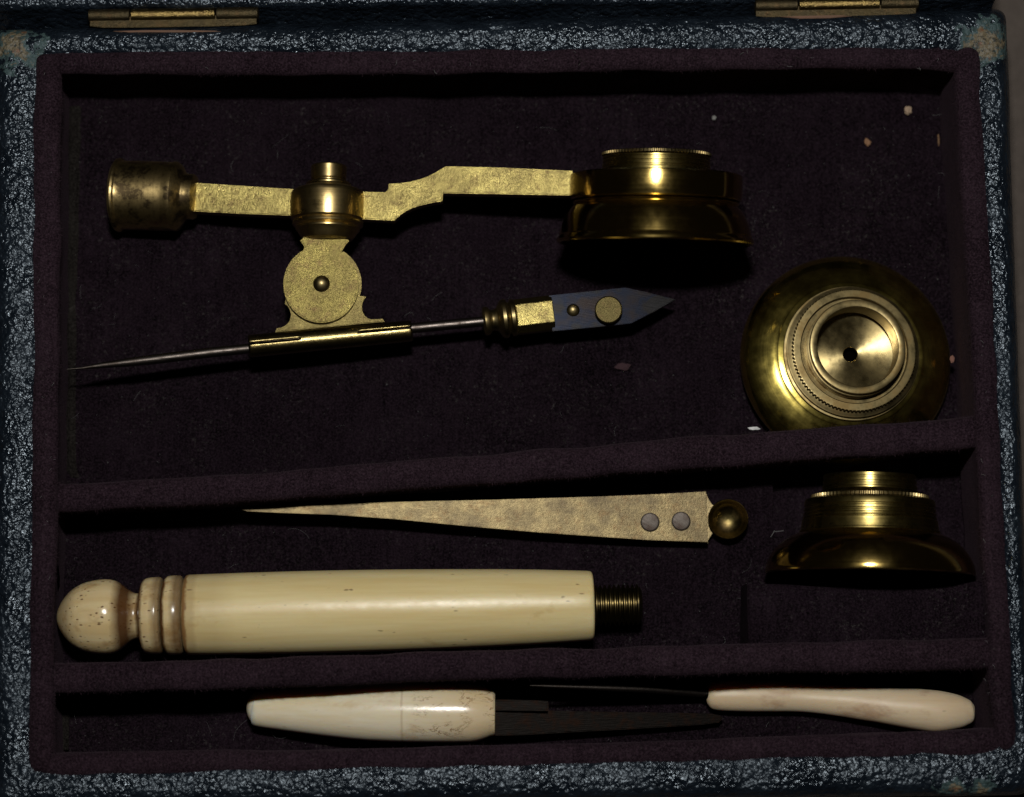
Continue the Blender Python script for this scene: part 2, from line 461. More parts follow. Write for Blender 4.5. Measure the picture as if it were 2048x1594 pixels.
# ================================================================== the surface under the case
def table():
    V, F = [], []
    nx, ny = 60, 50
    for j in range(ny+1):
        for i in range(nx+1):
            x = -3200+6400*i/nx; y = -2800+5600*j/ny
            V.append(Vector((x, y, -334 + 5*noise.noise(Vector((x*.004, y*.004, 3))))))
    for j in range(ny):
        for i in range(nx):
            a = j*(nx+1)+i; F.append((a, a+1, a+nx+2, a+nx+1))
    o = link_mesh('table_surface', V, F, M['cloth'], None, 60)
    o['kind'] = 'structure'; o['label'] = 'brown grey cloth table surface under the case'
table()

# ================================================================== the case
case = root('instrument_case', 'open leather covered instrument case lined with dark purple velvet', 'case', CASE_AT)

def corner_loop(quad, rad, ne=70, nc=8):
    """points round a quad TL,TR,BR,BL (photo units) with rounded corners, all loops same count"""
    out = []
    for i in range(4):
        p = Vector(quad[i]); a = Vector(quad[i-1]); b = Vector(quad[(i+1) % 4])
        da = (a-p).normalized(); db = (b-p).normalized(); r = rad[i]
        s0 = p+da*r; s1 = p+db*r
        for k in range(nc):
            t = k/(nc-1)
            out.append(s0*(1-t)**2 + p*2*t*(1-t) + s1*t*t)
        nxt = Vector(quad[(i+1) % 4]); r2 = rad[(i+1) % 4]
        e0 = s1; e1 = nxt+(p-nxt).normalized()*r2
        for k in range(1, ne): out.append(e0.lerp(e1, k/ne))
    return out
INQ = [(66, 104), (1958, 92), (2032, 1500), (54, 1548)]
OUTQ = [(-14, 60), (2012, 18), (2066, 1590), (-16, 1616)]
li = corner_loop(INQ, (18, 18, 50, 26)); lo = corner_loop(OUTQ, (22, 26, 40, 24))
prof = [(-.35, -60), (-.30, -14), (-.05, -5), (.12, -1), (.30, 2), (.5, 3), (.68, 1), (.82, -4), (.92, -12), (.985, -26), (1, -42)]
V, F = [], []
n = len(li)
for t, z in prof:
    for a, b in zip(li, lo):
        q = a.lerp(b, t)
        wob = 3*noise.noise(Vector((q.x*.008, q.y*.008, t*.3)))
        V.append(P(q.x+wob*.6, q.y+wob*.6, z+wob))
for b in lo:
    v = P(b.x, b.y, -42); V.append(Vector((v.x, v.y, -330)))
rows = len(prof)+1
for i in range(rows-1):
    for j in range(n):
        F.append((i*n+j, i*n+(j+1) % n, (i+1)*n+(j+1) % n, (i+1)*n+j))
body = link_mesh('leather_body', V, F, M['leather'], case, 50)

# inner tray box behind the velvet (solid walls and bottom so that no light leaks)
tq = [P(x, y, 0) for x, y in ((90, 125), (1935, 115), (2010, 1480), (85, 1525))]
V = [Vector((p.x, p.y, -30)) for p in tq] + [Vector((p.x, p.y, -320)) for p in tq]
F = [(0, 1, 5, 4), (1, 2, 6, 5), (2, 3, 7, 6), (3, 0, 4, 7), (4, 5, 6, 7)]
link_mesh('tray_shell', V, F, M['hole'], case)

# padded velvet bars: rims and dividers
def bar(name, e1, e2, ztop, base_in, mat, parent=case, wall1=True, wall2=True, nseg=90, seed=0, crown=20, ends=True, wob=4.5, zlow=-208, nap=7):
    """e1/e2: polylines [(px,py)] of its two upper edges; base_in = inset of each foot"""
    def at(poly, t):
        L = [0]
        for a, b in zip(poly, poly[1:]): L.append(L[-1]+math.dist(a, b))
        d = t*L[-1]
        for i in range(len(poly)-1):
            if d <= L[i+1]+1e-6:
                u = (d-L[i])/(L[i+1]-L[i]); a, b = poly[i], poly[i+1]
                return Vector((a[0]+(b[0]-a[0])*u, a[1]+(b[1]-a[1])*u))
        return Vector(poly[-1])
    cs = []
    K = 16
    if wall1: cs += [('w', 0, zlow), ('w', 0, -150), ('w', 0, -90), ('w', 0, -40)]
    for k in range(K+1):
        u = k/K
        zz = crown*math.sqrt(max(0, 1-abs(2*u-1)**2.0))-crown
        if u in (0, 1): zz = -crown-4
        cs.append(('t', u, zz))
    if wall2: cs += [('w', 1, -40), ('w', 1, -90), ('w', 1, -150), ('w', 1, zlow)]
    V, F = [], []; m = len(cs)
    for i in range(nseg+1):
        t = i/nseg
        a, b = at(e1, t), at(e2, t)
        endz = 0
        if ends:
            ed = min(t, 1-t)*nseg
            endz = -10*max(0, 1-ed/2.0)**2
        for kind, u, z in cs:
            q = a.lerp(b, u)
            if kind == 't':
                p = P(q.x, q.y, ztop+z+endz)
            else:
                qa = P(a.x, a.y, ztop-crown-9); qb = P(b.x, b.y, ztop-crown-9)
                d = (qb-qa).normalized()
                bi = base_in[u]
                f = min(1, (ztop-z)/120)
                p0 = qa if u == 0 else qb
                p = p0 + d*(bi*f)*(1 if u == 0 else -1); p.z = min(z, ztop-crown-12)
            wv = Vector((p.x*.010, p.y*.010, p.z*.012+seed*7.3))
            p = p + Vector((noise.noise(wv), noise.noise(wv+Vector((9, 0, 0))), noise.noise(wv*1.3+Vector((0, 5, 0))))) * wob
            wv = Vector((p.x*.05, p.y*.05, p.z*.05+seed))
            p = p + Vector((0, 0, 1))*noise.noise(wv)*1.2
            V.append(p)
    for i in range(nseg):
        for k in range(m-1):
            F.append((i*m+k, i*m+k+1, (i+1)*m+k+1, (i+1)*m+k))
    F.append(tuple(range(m))); F.append(tuple(nseg*m+k for k in range(m)))
    o = link_mesh(name, V, F, mat, parent, 70)
    tops = [k for k in range(m-1) if cs[k][0] == 't' and cs[k+1][0] == 't']
    NV, NF = [], []
    rnd = random.Random(seed+100)
    L_ = sum(math.dist(a, b) for a, b in zip(e1, e1[1:]))
    for _ in range(int(L_*nap)):
        i = rnd.randrange(nseg); k = rnd.choice(tops); u, v = rnd.random(), rnd.random()
        a, b, c, d = V[i*m+k], V[i*m+k+1], V[(i+1)*m+k+1], V[(i+1)*m+k]
        p = a.lerp(b, u).lerp(d.lerp(c, u), v)
        nn = (b-a).cross(d-a).normalized()
        if nn.z < 0: nn = -nn
        tip = (nn + Vector((rnd.gauss(0, .5), rnd.gauss(0, .5), 0)))*rnd.uniform(2.5, 5.5)
        sd = tip.cross(Vector((rnd.random()-.5, rnd.random()-.5, .2))).normalized()*rnd.uniform(.35, .7)
        q = len(NV); NV += [p-sd, p+sd, p+tip]; NF.append((q, q+1, q+2))
    if NF:
        na = link_mesh('nap', NV, NF, M['nap'], o); na['kind'] = 'stuff'
    return o

bar('velvet_rim', [(88, 100), (500, 96), (1000, 94), (1500, 88), (1935, 94)], [(88, 150), (500, 152), (1000, 148), (1500, 140), (1800, 138), (1935, 150)], 2, (0, 3), M['velvet'], seed=1, wall1=False)
bar('velvet_rim', [(62, 1505), (600, 1500), (1200, 1487), (1700, 1468), (2010, 1456)], [(66, 1556), (600, 1548), (1200, 1538), (1700, 1524), (2012, 1514)], 2, (3, 0), M['velvet'], seed=2, wall2=False)
bar('velvet_rim', [(64, 102), (62, 500), (60, 1000), (52, 1545)], [(122, 108), (122, 500), (116, 1000), (109, 1230), (110, 1540)], 4, (0, 18), M['velvet'], seed=3, wall1=False)
bar('velvet_rim', [(1904, 94), (1922, 400), (1946, 800), (1968, 1200), (1990, 1505)], [(1962, 92), (1978, 400), (2000, 800), (2020, 1200), (2036, 1500)], 4, (3, 0), M['velvet'], seed=4, wall2=False)
d1 = bar('divider', [(106, 968), (400, 955), (900, 914), (1400, 873), (1950, 832)], [(106, 1026), (400, 1012), (900, 975), (1400, 938), (1960, 898)], -14, (34, 8), M['velvet'], seed=5, ends=False)
d1['label'] = 'slanting velvet divider between the brass parts and the forceps'
d2 = bar('divider', [(100, 1328), (500, 1316), (1000, 1300), (1500, 1288), (1985, 1276)], [(100, 1388), (500, 1378), (1000, 1360), (1500, 1350), (1990, 1340)], -12, (16, 16), M['velvet'], seed=6, ends=False)
d2['label'] = 'velvet divider between the ivory handle and the bone handled tools'

# floor pads: quads in photo coordinates seen on the floor plane
def pad(quad, z, seed, edge_dust=(0, 0, 0, 0), name='velvet_floor'):
    nx, ny = 80, 50
    tl, tr, br, bl = [P(x, y, z) for x, y in quad]
    V, F = [], []
    for j in range(ny+1):
        v = j/ny
        for i in range(nx+1):
            u = i/nx
            p = tl.lerp(tr, u).lerp(bl.lerp(br, u), v)
            e = min(u*nx, (1-u)*nx, v*ny, (1-v)*ny)
            p.z += -7*max(0, 1-e/2)**2 + 3.0*noise.noise(Vector((p.x*.006, p.y*.006, seed*3.1))) + .8*noise.noise(Vector((p.x*.06, p.y*.06, seed)))
            p.x += 2.5*noise.noise(Vector((p.y*.02, seed, 0))); p.y += 2.5*noise.noise(Vector((p.x*.02, seed, 5)))
            V.append(p)
    for j in range(ny):
        for i in range(nx):
            a = j*(nx+1)+i; F.append((a, a+1, a+nx+2, a+nx+1))
    return link_mesh(name, V, F, M['velvet_floor'], case, 60)
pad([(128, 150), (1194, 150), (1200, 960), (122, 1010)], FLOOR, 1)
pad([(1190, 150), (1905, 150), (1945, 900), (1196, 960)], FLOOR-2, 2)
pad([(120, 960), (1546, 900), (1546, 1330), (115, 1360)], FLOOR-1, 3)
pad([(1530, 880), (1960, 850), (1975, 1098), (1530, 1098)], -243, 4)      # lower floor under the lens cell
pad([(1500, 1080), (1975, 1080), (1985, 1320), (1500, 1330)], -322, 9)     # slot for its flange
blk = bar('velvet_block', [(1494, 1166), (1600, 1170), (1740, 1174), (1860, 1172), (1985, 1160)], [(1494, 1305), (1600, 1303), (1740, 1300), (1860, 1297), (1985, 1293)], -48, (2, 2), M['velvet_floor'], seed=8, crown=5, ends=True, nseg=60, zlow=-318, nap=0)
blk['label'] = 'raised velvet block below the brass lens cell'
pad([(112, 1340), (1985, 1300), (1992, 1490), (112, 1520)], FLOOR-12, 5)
# dusty strips of glued cloth along the floor's two ends
def strip(pts, wdt, z, seed):
    V, F = [], []
    pts = catmull([(a, b) for a, b in pts], 14)
    for i, (x, y) in enumerate(pts):
        for k in range(4):
            q = P(x+wdt*(k/3-.5)*(1+.4*noise.noise(Vector((y*.02, seed, k)))), y, z)
            q.z += (1.0 if k in (1, 2) else -6) + 1.5*noise.noise(Vector((x*.05, y*.05, seed)))
            V.append(q)
    for i in range(len(pts)-1):
        for k in range(3):
            a = i*4+k; F.append((a, a+1, a+5, a+4))
    return link_mesh('edge_strip', V, F, M['velvet_dust'], case, 60)
strip([(149, 212), (147, 400), (144, 650), (143, 900), (150, 955)], 26, FLOOR+3, 1)
strip([(128, 1425), (127, 1460), (126, 1500)], 20, FLOOR+5, 3)

# ------------------------------------------------------------------ lid beyond the hinge
lid_in = [(-40, -60), (2060, -80)]
def lid():
    e = [(-40, 24), (500, 19), (1000, 13), (1500, 9), (1880, 4), (1990, 2)]
    V, F = [], []
    prof = [(-46, -330), (-46, -180), (-38, -120), (-12, -60), (-2, -36), (1, -20), (3, -10), (7, -4), (13, -1), (24, 0), (60, 1), (95, -4), (110, -20), (112, -120), (900, -120)]  # lower wall leans toward the case, shaped to keep the hinge gap dark
    pts = catmull(e, 20)
    for x, y in pts:
        for d, z in prof:
            p = P(x, y, -20); p = Vector((p.x, p.y+d, z-6))
            p.z += 2*noise.noise(Vector((x*.01, d*.02, 2))); p.y += 2*noise.noise(Vector((x*.012, d*.02, 7)))
            V.append(p)
    m = len(prof)
    for i in range(len(pts)-1):
        for k in range(m-1):
            F.append((i*m+k, i*m+k+1, (i+1)*m+k+1, (i+1)*m+k))
    F.append(tuple(range(m))); F.append(tuple((len(pts)-1)*m+k for k in range(m)))
    return link_mesh('lid', V, F, M['leather'], case, 50)
lid()
# hinges
def hinge(x0, xa, xb, x1, ya, yb, r, mat_mid, label):
    f = lambda x: ya+(yb-ya)*(x-x0)/(x1-x0)
    zc = -16
    leaf = plate('hinge', [(x0+2, f(x0)+2), (x1-4, f(x1)+2), (x1-4, f(x1)+20), (x1-26, f(x1)+23), (xb-6, f(xb)+24),
                           (xa+10, f(xa)+24), (x0+30, f(x0)+23), (x0+2, f(x0)+20)], -10, 5, M['hinge_dull_shaded'], case, 1)
    leaf['label'] = label
    for a, b, mt in ((x0, xa-1.5, M['hinge_dull_shaded']), (xa+1, xb-1, mat_mid), (xb+1.5, x1, M['hinge_dull_shaded'] if mat_mid is M['hinge'] else mat_mid)):
        o = lathe('knuckle', (a, f(a), zc), (b, f(b), zc), [(0, r-1.2), (1.2, r), (b-a-1.2, r), (b-a, r-1.2)], mt, None, 32)
        sub(o, leaf)
    return leaf
hinge(178, 262, 432, 517, 32, 27, 13.5, M['hinge'], 'brass hinge at the left end of the back edge')
hinge(1510, 1596, 1759, 1836, 12, 6, 13.5, M['hinge'], 'brass hinge at the right end of the back edge')
# split wood showing under the hinges
plate('bare_edge', [(225, 62), (290, 60), (360, 60), (430, 61), (465, 64), (400, 67), (330, 68), (270, 67)], -2, 6, M['wood'], case, 1)
plate('bare_edge', [(1560, 33), (1620, 31), (1680, 30), (1705, 32), (1660, 36), (1600, 37)], -2, 6, M['wood'], case, 1)

# ================================================================== brass lens holder with hinged stage needle
def zA(x, y=0): return -128 + .122*(x-283)
arm = root('microscope_arm', 'brass simple microscope arm with round lens, hinged disc and steel needle', 'microscope', P(657, 420, FLOOR))
def ay(x): return 390+(x-283)*.0315      # slight slope of the arm
L0 = (231, 390, zA(231)); L1 = (395, 394, zA(395))
lathe('socket', L0, L1, [(a_*.925, b_) for a_, b_ in [(0, 58), (2, 68), (5, 72.5), (9, 74), (13, 73), (16, 69.5), (20, 68.5), (60, 69), (110, 68.5), (124, 68),
      (128, 69.5), (134, 69), (140, 64), (146, 54), (152, 47), (160, 45), (168, 45.5), (172, 43), (176, 34), (178, 20)]], M['socket'], arm)
def zbar(x, y): return zA(x)+16
plate('bar', [(386, 365), (480, 371), (590, 378), (590, 431), (480, 427), (386, 422)], zbar, 32, M['flat'], arm, 2)
plate('bar', [(725, 383), (771, 384), (775, 380), (777, 375), (777, 367), (800, 366), (822, 362.5), (840, 358), (856, 352), (868, 346), (880, 339), (892, 332),
              (1000, 334.5), (1145, 341), (1145, 390.5), (1000, 388), (886, 386), (885, 402), (868, 404.5), (852, 408), (838, 411.5), (824, 416), (812, 422), (800, 430), (788, 441), (725, 438)],
      lambda x, y: zA(x)+14, 30, M['flat'], arm, 2)
xb = 657; zb = zA(xb)
bar_o = lathe('pivot_barrel', (658, 316, zb), (655, 470, zb),
      [(0, 30), (1, 34), (3, 35.5), (14, 35.5), (28, 35), (31, 33), (33, 33), (35, 42), (38, 45), (41, 45), (44, 47), (48, 57), (51, 66), (54, 71), (57, 73.5), (62, 75), (80, 75.8),
       (100, 75.2), (110, 74), (112.5, 72), (114, 69), (116, 69.5), (119, 71), (122, 70), (124, 65), (125.5, 63), (128, 64.5), (131, 64), (135, 60), (143, 55), (150, 49), (153, 40)],
      M['barrel'], arm, 96, crown=66)
# hinge: top leaf, middle leaf with the stage bracket, bottom leaf
def disc_outline(cx, cy, r, neck=True):
    pts = []
    a0, a1 = R(-57), R(242)
    for i in range(61):
        a = a0+(a1-a0)*i/60
        pts.append((cx+r*math.cos(a)*.98, cy+r*math.sin(a)*1.0))
    # angle measured with y down: start right of neck, sweep round the bottom to left of neck
    pts += [(608, 493), (605, 487), (600, 480.5), (610, 472.5), (652, 476), (695.5, 478.5), (697.5, 482), (691, 489), (687, 496)]
    return pts
zt = zA(642)
top_leaf = plate('hinge_leaf', disc_outline(642, 568, 77), zt+25, 15, M['disc'], arm, 2.2)
bracket = [(569.5, 607.5), (575, 611), (580, 620), (582, 630), (579, 642), (572, 650), (562, 655), (553, 656.5), (550.5, 664), (769, 643), (765, 637.6), (752, 638), (741.6, 638.6), (735, 636),
           (729, 631), (724.5, 622), (723.5, 611), (726, 602), (732, 593.4), (726, 592)]
cx, cy, r = 645.5, 568, 77.5
for i in range(40):
    a = R(18) - (R(18)+R(198))*i/39          # up over the far side of the disc and back to the left horn
    pts = (cx+r*math.cos(a), cy+r*math.sin(a))
    bracket.append(pts)
plate('stage_bracket', bracket, zt+7, 15, M['bracket'], arm, 1.5)
plate('hinge_leaf', disc_outline(644, 568, 76), zt-11, 13, M['disc'], arm, 2)
lathe('pin', (643.5, 568.5, zt+22), (643.9, 568.2, zt+37), [(0, 17.5), (3, 17), (6, 15.5), (9, 12), (11, 8), (12, 4), (12.4, 0)], M['dull'], arm, 40, 60)

# slotted sleeve with the needle through it
def zr(x): return zt - (x-660)*.05
def sleeve():
    a = P(498, 692.5, zr(498)); b = P(824, 661.5, zr(824))
    ax = (b-a).normalized(); side = ax.cross(Vector((0, 0, 1))).normalized(); up = side.cross(ax).normalized()
    NS, NA = 80, 60
    V, F = [], []
    for i in range(NS+1):
        s_ = i/NS
        rr = 23.4 - 1.6*s_
        if i == 0 or i == NS: rr -= 1.2
        for j in range(NA):
            t = 2*math.pi*j/NA
            V.append(a.lerp(b, s_)+(side*-math.sin(t)+up*math.cos(t))*rr)
    for i in range(NS):
        s_ = (i+.5)/NS
        for j in range(NA):
            deg = (360*(j+.5)/NA+180) % 360-180
            if s_ < .315 and 1 < deg < 13: continue
            if s_ > .672 and 8 < deg < 20 : continue
            F.append((i*NA+j, i*NA+(j+1) % NA, (i+1)*NA+(j+1) % NA, (i+1)*NA+j))
    o = link_mesh('sleeve', V, F, M['sleeve'], arm, 60)
    sm = o.modifiers.new('wall', 'SOLIDIFY'); sm.thickness = 5.5*U; sm.offset = -1
    return o
sleeve()
tube('needle', [(134, 738.5, -60, .8), (165, 736, -62, 2.6), (200, 731, -63.5, 5.6), (240, 726.5, -66, 7.8), (262, 724, -67, 8.8), (300, 719.6, -69, 9.8), (420, 705, -74, 10.3),
                (498, 697, zr(498), 10), (660, 676, zr(660), 10.3), (823, 656.5, zr(823), 10.3), (975, 642, zr(975), 10.3)], M['steel'], arm, 32)
lathe('collar', (966, 643, zr(966)), (1034, 634.5, zr(1034)), [(0, 20), (1.5, 27), (4, 29), (9, 29), (13, 27), (15, 23), (19, 21), (24, 21.5), (29, 24), (33, 31), (36, 36), (40, 39), (46, 39.5), (49, 38), (51, 33), (53, 31), (55, 33), (57, 37.5), (63, 37.5), (66, 35), (68.5, 28)],
      M['dull'], arm, 72)
# chamfered block
def block():
    a = P(1030, 635, zr(1030)); b = P(1106, 626, zr(1106))
    ax = (b-a).normalized(); side = -ax.cross(Vector((0, 0, 1))).normalized(); up = ax.cross(side).normalized() * 1
    if up.z < 0: up = -up
    oct_ = [(-36, -12), (-36, 10), (-22, 24), (22, 24), (36, 10), (36, -12), (22, -24), (-22, -24)]
    V = [a+side*x+up*y for x, y in oct_]+[b+side*x+up*y for x, y in oct_]
    F = [tuple(range(8))[::-1], tuple(range(8, 16))]+[(i, (i+1) % 8, 8+(i+1) % 8, 8+i) for i in range(8)]
    o = link_mesh('chamfered_block', V, F, M['flat'], arm)
    bv = o.modifiers.new('edge', 'BEVEL'); bv.width = 1.5*U; bv.segments = 2
    return o
block()
blade_poly = [(1098, 591), (1180, 582.5), (1250.5, 575), (1300, 586), (1351, 598.5), (1310, 622), (1262, 646.5), (1180, 655), (1105, 662)]
plate('forceps_blade', blade_poly, lambda x, y: zr(x)+14, 7, M['blue'], arm, 1)
plate('forceps_blade', [(x, y+1) for x, y in blade_poly], lambda x, y: zr(x)+2, 7, M['blue'], arm, 1)
lathe('rivet', (1146, 621, zr(1146)+10), (1146.4, 620.8, zr(1146)+22), [(0, 13.5), (5, 13), (8, 10), (10, 5), (10.5, 0)], M['dull'], arm, 32, 60)
lathe('button', (1217.5, 622, zr(1217)+8), (1217, 619, zr(1217)+38), [(0, 26), (2, 27), (27, 27.5), (28.5, 26.5), (29.5, 25)], M['button'], arm, 56)
# lens in its ring
zl = zA(1310)
LT = (1313, 288, zl+13); LB = (1310, 474, zl-13)
def s_at(y): return y-293
ringo = lathe('lens_ring', LT, LB, [(46, 100), (46.5, 168), (49, 171.5), (60, 172.5), (90, 172.5), (98, 171.5), (100.5, 168), (101, 120)], M['lens'], arm, 128, crown=165)
lens1 = lathe('lens_cell', LT, LB,
    [(101.5, 120), (102, 160), (104, 166), (106, 167.5), (108.5, 166.5), (110, 163), (112, 164), (118, 170), (128, 177), (140, 183), (155, 188), (168, 191.5), (172, 192.5), (174, 192), (176, 193), (179, 196), (183, 197.5), (187, 197), (190, 194), (190.5, 186), (186, 170), (176, 120), (170, 70), (168, 0)],
    M['lens'], arm, 160, crown=165)
st_ = lathe('threaded_stub', LT, LB, [(9, 98), (9.5, 106), (11, 107.5), (14, 107.5), (15, 104.5), (17, 104.5), (18, 107.5), (22, 107.5), (23, 105), (25, 105), (26, 108), (31, 108), (32, 106), (34, 106), (35, 109), (42, 110), (45.5, 110), (46.5, 100)], M['satin'], None, 128, crown=165); sub(st_, lens1)
kn = lathe('knurled_edge', LT, LB, [(0, 94), (.8, 106), (2, 109.5), (7, 109.5), (8.6, 106), (9, 98)], M['knurl'], None, teeth=(1, 4, 92, 3.0), crown=165); sub(kn, lens1)

# ================================================================== two loose lens cells
# (1) standing on its flange, looking into the bore
UA = (1688, 722, -184); UB = (1716, 693, -44)          # flange foot centre, top of the stub
up_ = root('lens_cell', 'brass lens cell lying flange down, bore with small hole facing up', 'lens', P(1690, 720, FLOOR), 'loose brass lens cells')
axA, axB = P(*UA), P(*UB); HL = (axB-axA).length
def lathe3(name, prof, mat, parent, **kw):
    # profile given in true units along the axis from the foot
    l2 = math.hypot(UB[0]-UA[0], UB[1]-UA[1])
    return lathe(name, UA, UB, [(s_*l2/HL, r_) for s_, r_ in prof], mat, parent, **kw)
H = HL
lathe3('flange', [(0, 196), (1, 204), (4, 208.5), (9, 211), (16, 211.5), (24, 209.5), (33, 205), (42, 197), (50, 186), (57, 173), (62, 161), (65, 152), (66, 147), (67, 145), (68, 145), (69, 142), (69.3, 128)], M['cup'], up_, seg=160, caps=False)
lathe3('collar', [(69.3, 128), (70, 134), (75, 135.5), (78, 134.5), (79, 126), (84, 126), (85, 131), (91, 131), (92, 128), (94, 124), (96, 116)], M['dull'], up_, seg=128, caps=False)
lathe3('knurled_ring', [(96, 110), (96.3, 120), (98, 123), (105, 123), (107.6, 121.8), (108.1, 120.2), (108.15, 119.4), (108.2, 118.6), (108.25, 117.5), (108.4, 107.5), (107.5, 106), (98, 105), (97, 88)], M['dull'], up_, teeth=(1, 4, 100, 3.0), caps=False)
lathe3('threaded_stub', [(96, 96), (111, 96), (112, 93), (114, 93), (115, 96), (118, 96), (119, 93), (121, 93), (122, 96), (126, 96), (127, 93), (129, 93), (130, 94), (H-1.2, 93.8), (H-.3, 93.2), (H, 92.4), (H, 81.4), (H-.4, 80.4), (H-1.2, 79.8), (H-50, 79), (H-62, 84), (H-76, 86)], M['dull'], up_, seg=128, caps=False)
bd = lathe3('bore_disc', [(H-80, 14.5), (H-77, 14.5), (H-76, 15.5), (H-75.2, 30), (H-74, 60), (H-72.5, 86), (H-80, 87)], m_brass_turned('bright_turned_disc', .19, .4, (.72, .57, .27), .8, (.40, .30, .12), streak=1), up_, seg=96, caps=False)
lathe3('hole_shade_disc', [(H-110, 20), (H-108, 20), (H-107.5, 0)], M['hole'], up_, seg=32)  # black disc: the hole's shade is put into its colour

# (2) lying on its side beside the forceps
zs = -108
SA = (1739, 934, zs); SB = (1739, 1141, zs)
side = root('lens_cell', 'brass lens cell on its side with domed flange beside the forceps', 'lens', P(1739, 1120, FLOOR), 'loose brass lens cells')
lathe('threaded_stub', SA, SB, [(0, 80), (.5, 90), (2, 92), (8, 92.5), (9, 90), (12, 90), (13, 93), (18, 93), (19, 90.5), (22, 90.5), (23, 93.5), (28, 94), (29, 91.5), (32, 91.5), (33, 95), (38, 99), (41, 104), (42, 90)], M['satin'], side, 128, crown=165)
lathe('knurled_ring', SA, SB, [(41, 100), (41.5, 112), (43, 116.5), (49, 117), (50.5, 114), (51, 100)], M['dull'], side, teeth=(1, 4, 84, 3.2), crown=165)
lathe('collar', SA, SB, [(50.5, 100), (51, 122), (53, 127), (57, 129), (66, 130), (67.5, 127.5), (70, 127.5), (71.5, 130.5), (76, 130.8), (77.5, 128), (79.5, 128), (81, 131.2), (84, 131.4), (85.5, 128.8), (87, 128.8), (88, 132), (91, 132.5), (92.5, 130), (93.5, 130), (95, 134), (104, 135), (114, 136.5), (116, 138.5), (119, 139), (120.5, 136), (121, 120)], M['satin'], side, 128, crown=165)
lathe('flange', SA, SB, [(119.5, 120), (120.5, 138), (122, 142), (130, 158), (139, 172), (149, 183), (160, 192), (172, 199), (184, 204), (194, 206.5), (200, 207.5), (204, 207), (206.5, 204), (207, 200), (204, 180), (196, 120), (193, 0)], M['lens'], side, 160, crown=165)

# ================================================================== brass forceps
fr = root('forceps', 'long tapered brass forceps with two grey rivets and round cup end', 'forceps', P(1000, 1040, FLOOR))
def zf(x, y=0): return -150+(1415-x)/935*58
up_edge = [(481, 1015), (560, 1011.5), (620, 1009), (740, 1005), (860, 1002), (960, 1000), (1080, 996.5), (1210, 992.5), (1300, 989), (1412, 983)]
lo_edge = [(1416, 1084), (1300, 1080), (1196, 1073), (1070, 1064), (944, 1053), (860, 1045), (789, 1038), (663, 1029), (560, 1025.5), (495, 1022.5), (481, 1019)]
plate('blade', up_edge+lo_edge, zf, 7, M['forceps'], fr, 1.2)
plate('blade', [(x, y+3) for x, y in up_edge+lo_edge], lambda x, y: -170-(1415-x)/935*18, 7, M['forceps'], fr, 1.2)
plate('spacer', [(1262, 992), (1408, 985), (1411, 1082), (1262, 1075)], lambda x, y: zf(x)-5, 14, M['forceps'], fr, 1)
for px, py in ((1300, 1044.5), (1362, 1042.5)):
    z0 = zf(px)
    lathe('rivet', (px, py, z0-1), (px+.05, py-.05, z0+5), [(0, 19), (3.6, 19), (4.4, 18), (4.8, 15), (4.6, 0)], M['rivet'], fr, 40, 60)
zc = zf(1452)
nk = plate('neck', [(1412, 986), (1418, 1000), (1423, 1008), (1430, 1012), (1430, 1063), (1424, 1068), (1419, 1075), (1415, 1083)], zc-16, 9, M['forceps'], fr, 1)
lathe('cup', (1456, 1038.5, zc-26), (1456.2, 1038.2, zc+6), [(0, 0), (.4, 16), (5, 28), (12, 36), (22, 39.5), (28, 40), (29, 39.5), (29.3, 38.6), (27, 36.5), (21, 33), (15.5, 28), (11.5, 22), (9, 15), (7.6, 8), (7.2, 0)], m_brass_turned('dark_cup_brass', .24, .7, (.075, .058, .022), .0), fr, 72, 50)

# ================================================================== ivory handle with threaded end
hd = root('ivory_handle', 'long yellowed ivory handle with ball end and brass screw thread', 'handle', P(650, 1225, FLOOR))
HA = (114, 1235.5, -108); HB = (1283, 1209, -122)
Lh = math.hypot(HB[0]-HA[0], HB[1]-HA[1])
lathe('ball_end', HA, HB, [(0, 0), (.5, 7), (1.6, 13), (4, 20), (8, 28), (13, 36), (20, 45), (28, 53), (36, 59), (50, 66.5), (60, 69.8), (72, 72.6), (86, 74.4), (98, 74.8), (108, 73.8), (118, 71), (127, 66), (135, 60), (142, 54), (150, 48.5), (157, 45.5), (164, 45), (167, 46.5), (169, 48)], M['ivory_ball'], hd, 96, 50)
lathe('bead', HA, HB, [(167.5, 40), (168, 58), (170, 66), (174, 72), (180, 75), (190, 76.5), (202, 77), (208, 76), (210.5, 73), (212.5, 66), (213.2, 58)], M['ivory_ball'], hd, 96, 50)
lathe('bead', HA, HB, [(213, 58), (214, 67), (216, 73), (219, 76.5), (224, 78.5), (236, 79.5), (246, 79), (250, 77), (252, 73), (253.5, 66), (254.2, 60)], M['ivory_ball'], hd, 96, 50)
lathe('shaft', HA, HB, [(254, 60), (255.2, 68), (257, 75), (260, 79), (264, 80), (300, 80.6), (380, 81.6), (480, 82.3), (580, 82.2), (680, 81.3), (780, 79.6), (880, 77.4), (960, 74.8), (1030, 71.6), (1062, 70), (1068, 69), (1071, 66.5), (1072.5, 62), (1073, 30)], M['ivory'], hd, 96, 50)
tp = [(1070, 36)]
s0 = 1074
while s0 < 1166:
    tp += [(s0, 33.5), (s0+2.8, 41), (s0+5.0, 41), (s0+7.8, 33.5)]; s0 += 9.2
tp += [(Lh-3, 36), (Lh, 30)]
lathe('screw_thread', HA, HB, tp, m_brass_turned('dark_thread_brass', .26, .8, (.10, .075, .03), .2, (.02, .018, .014)), hd, 72, 20)

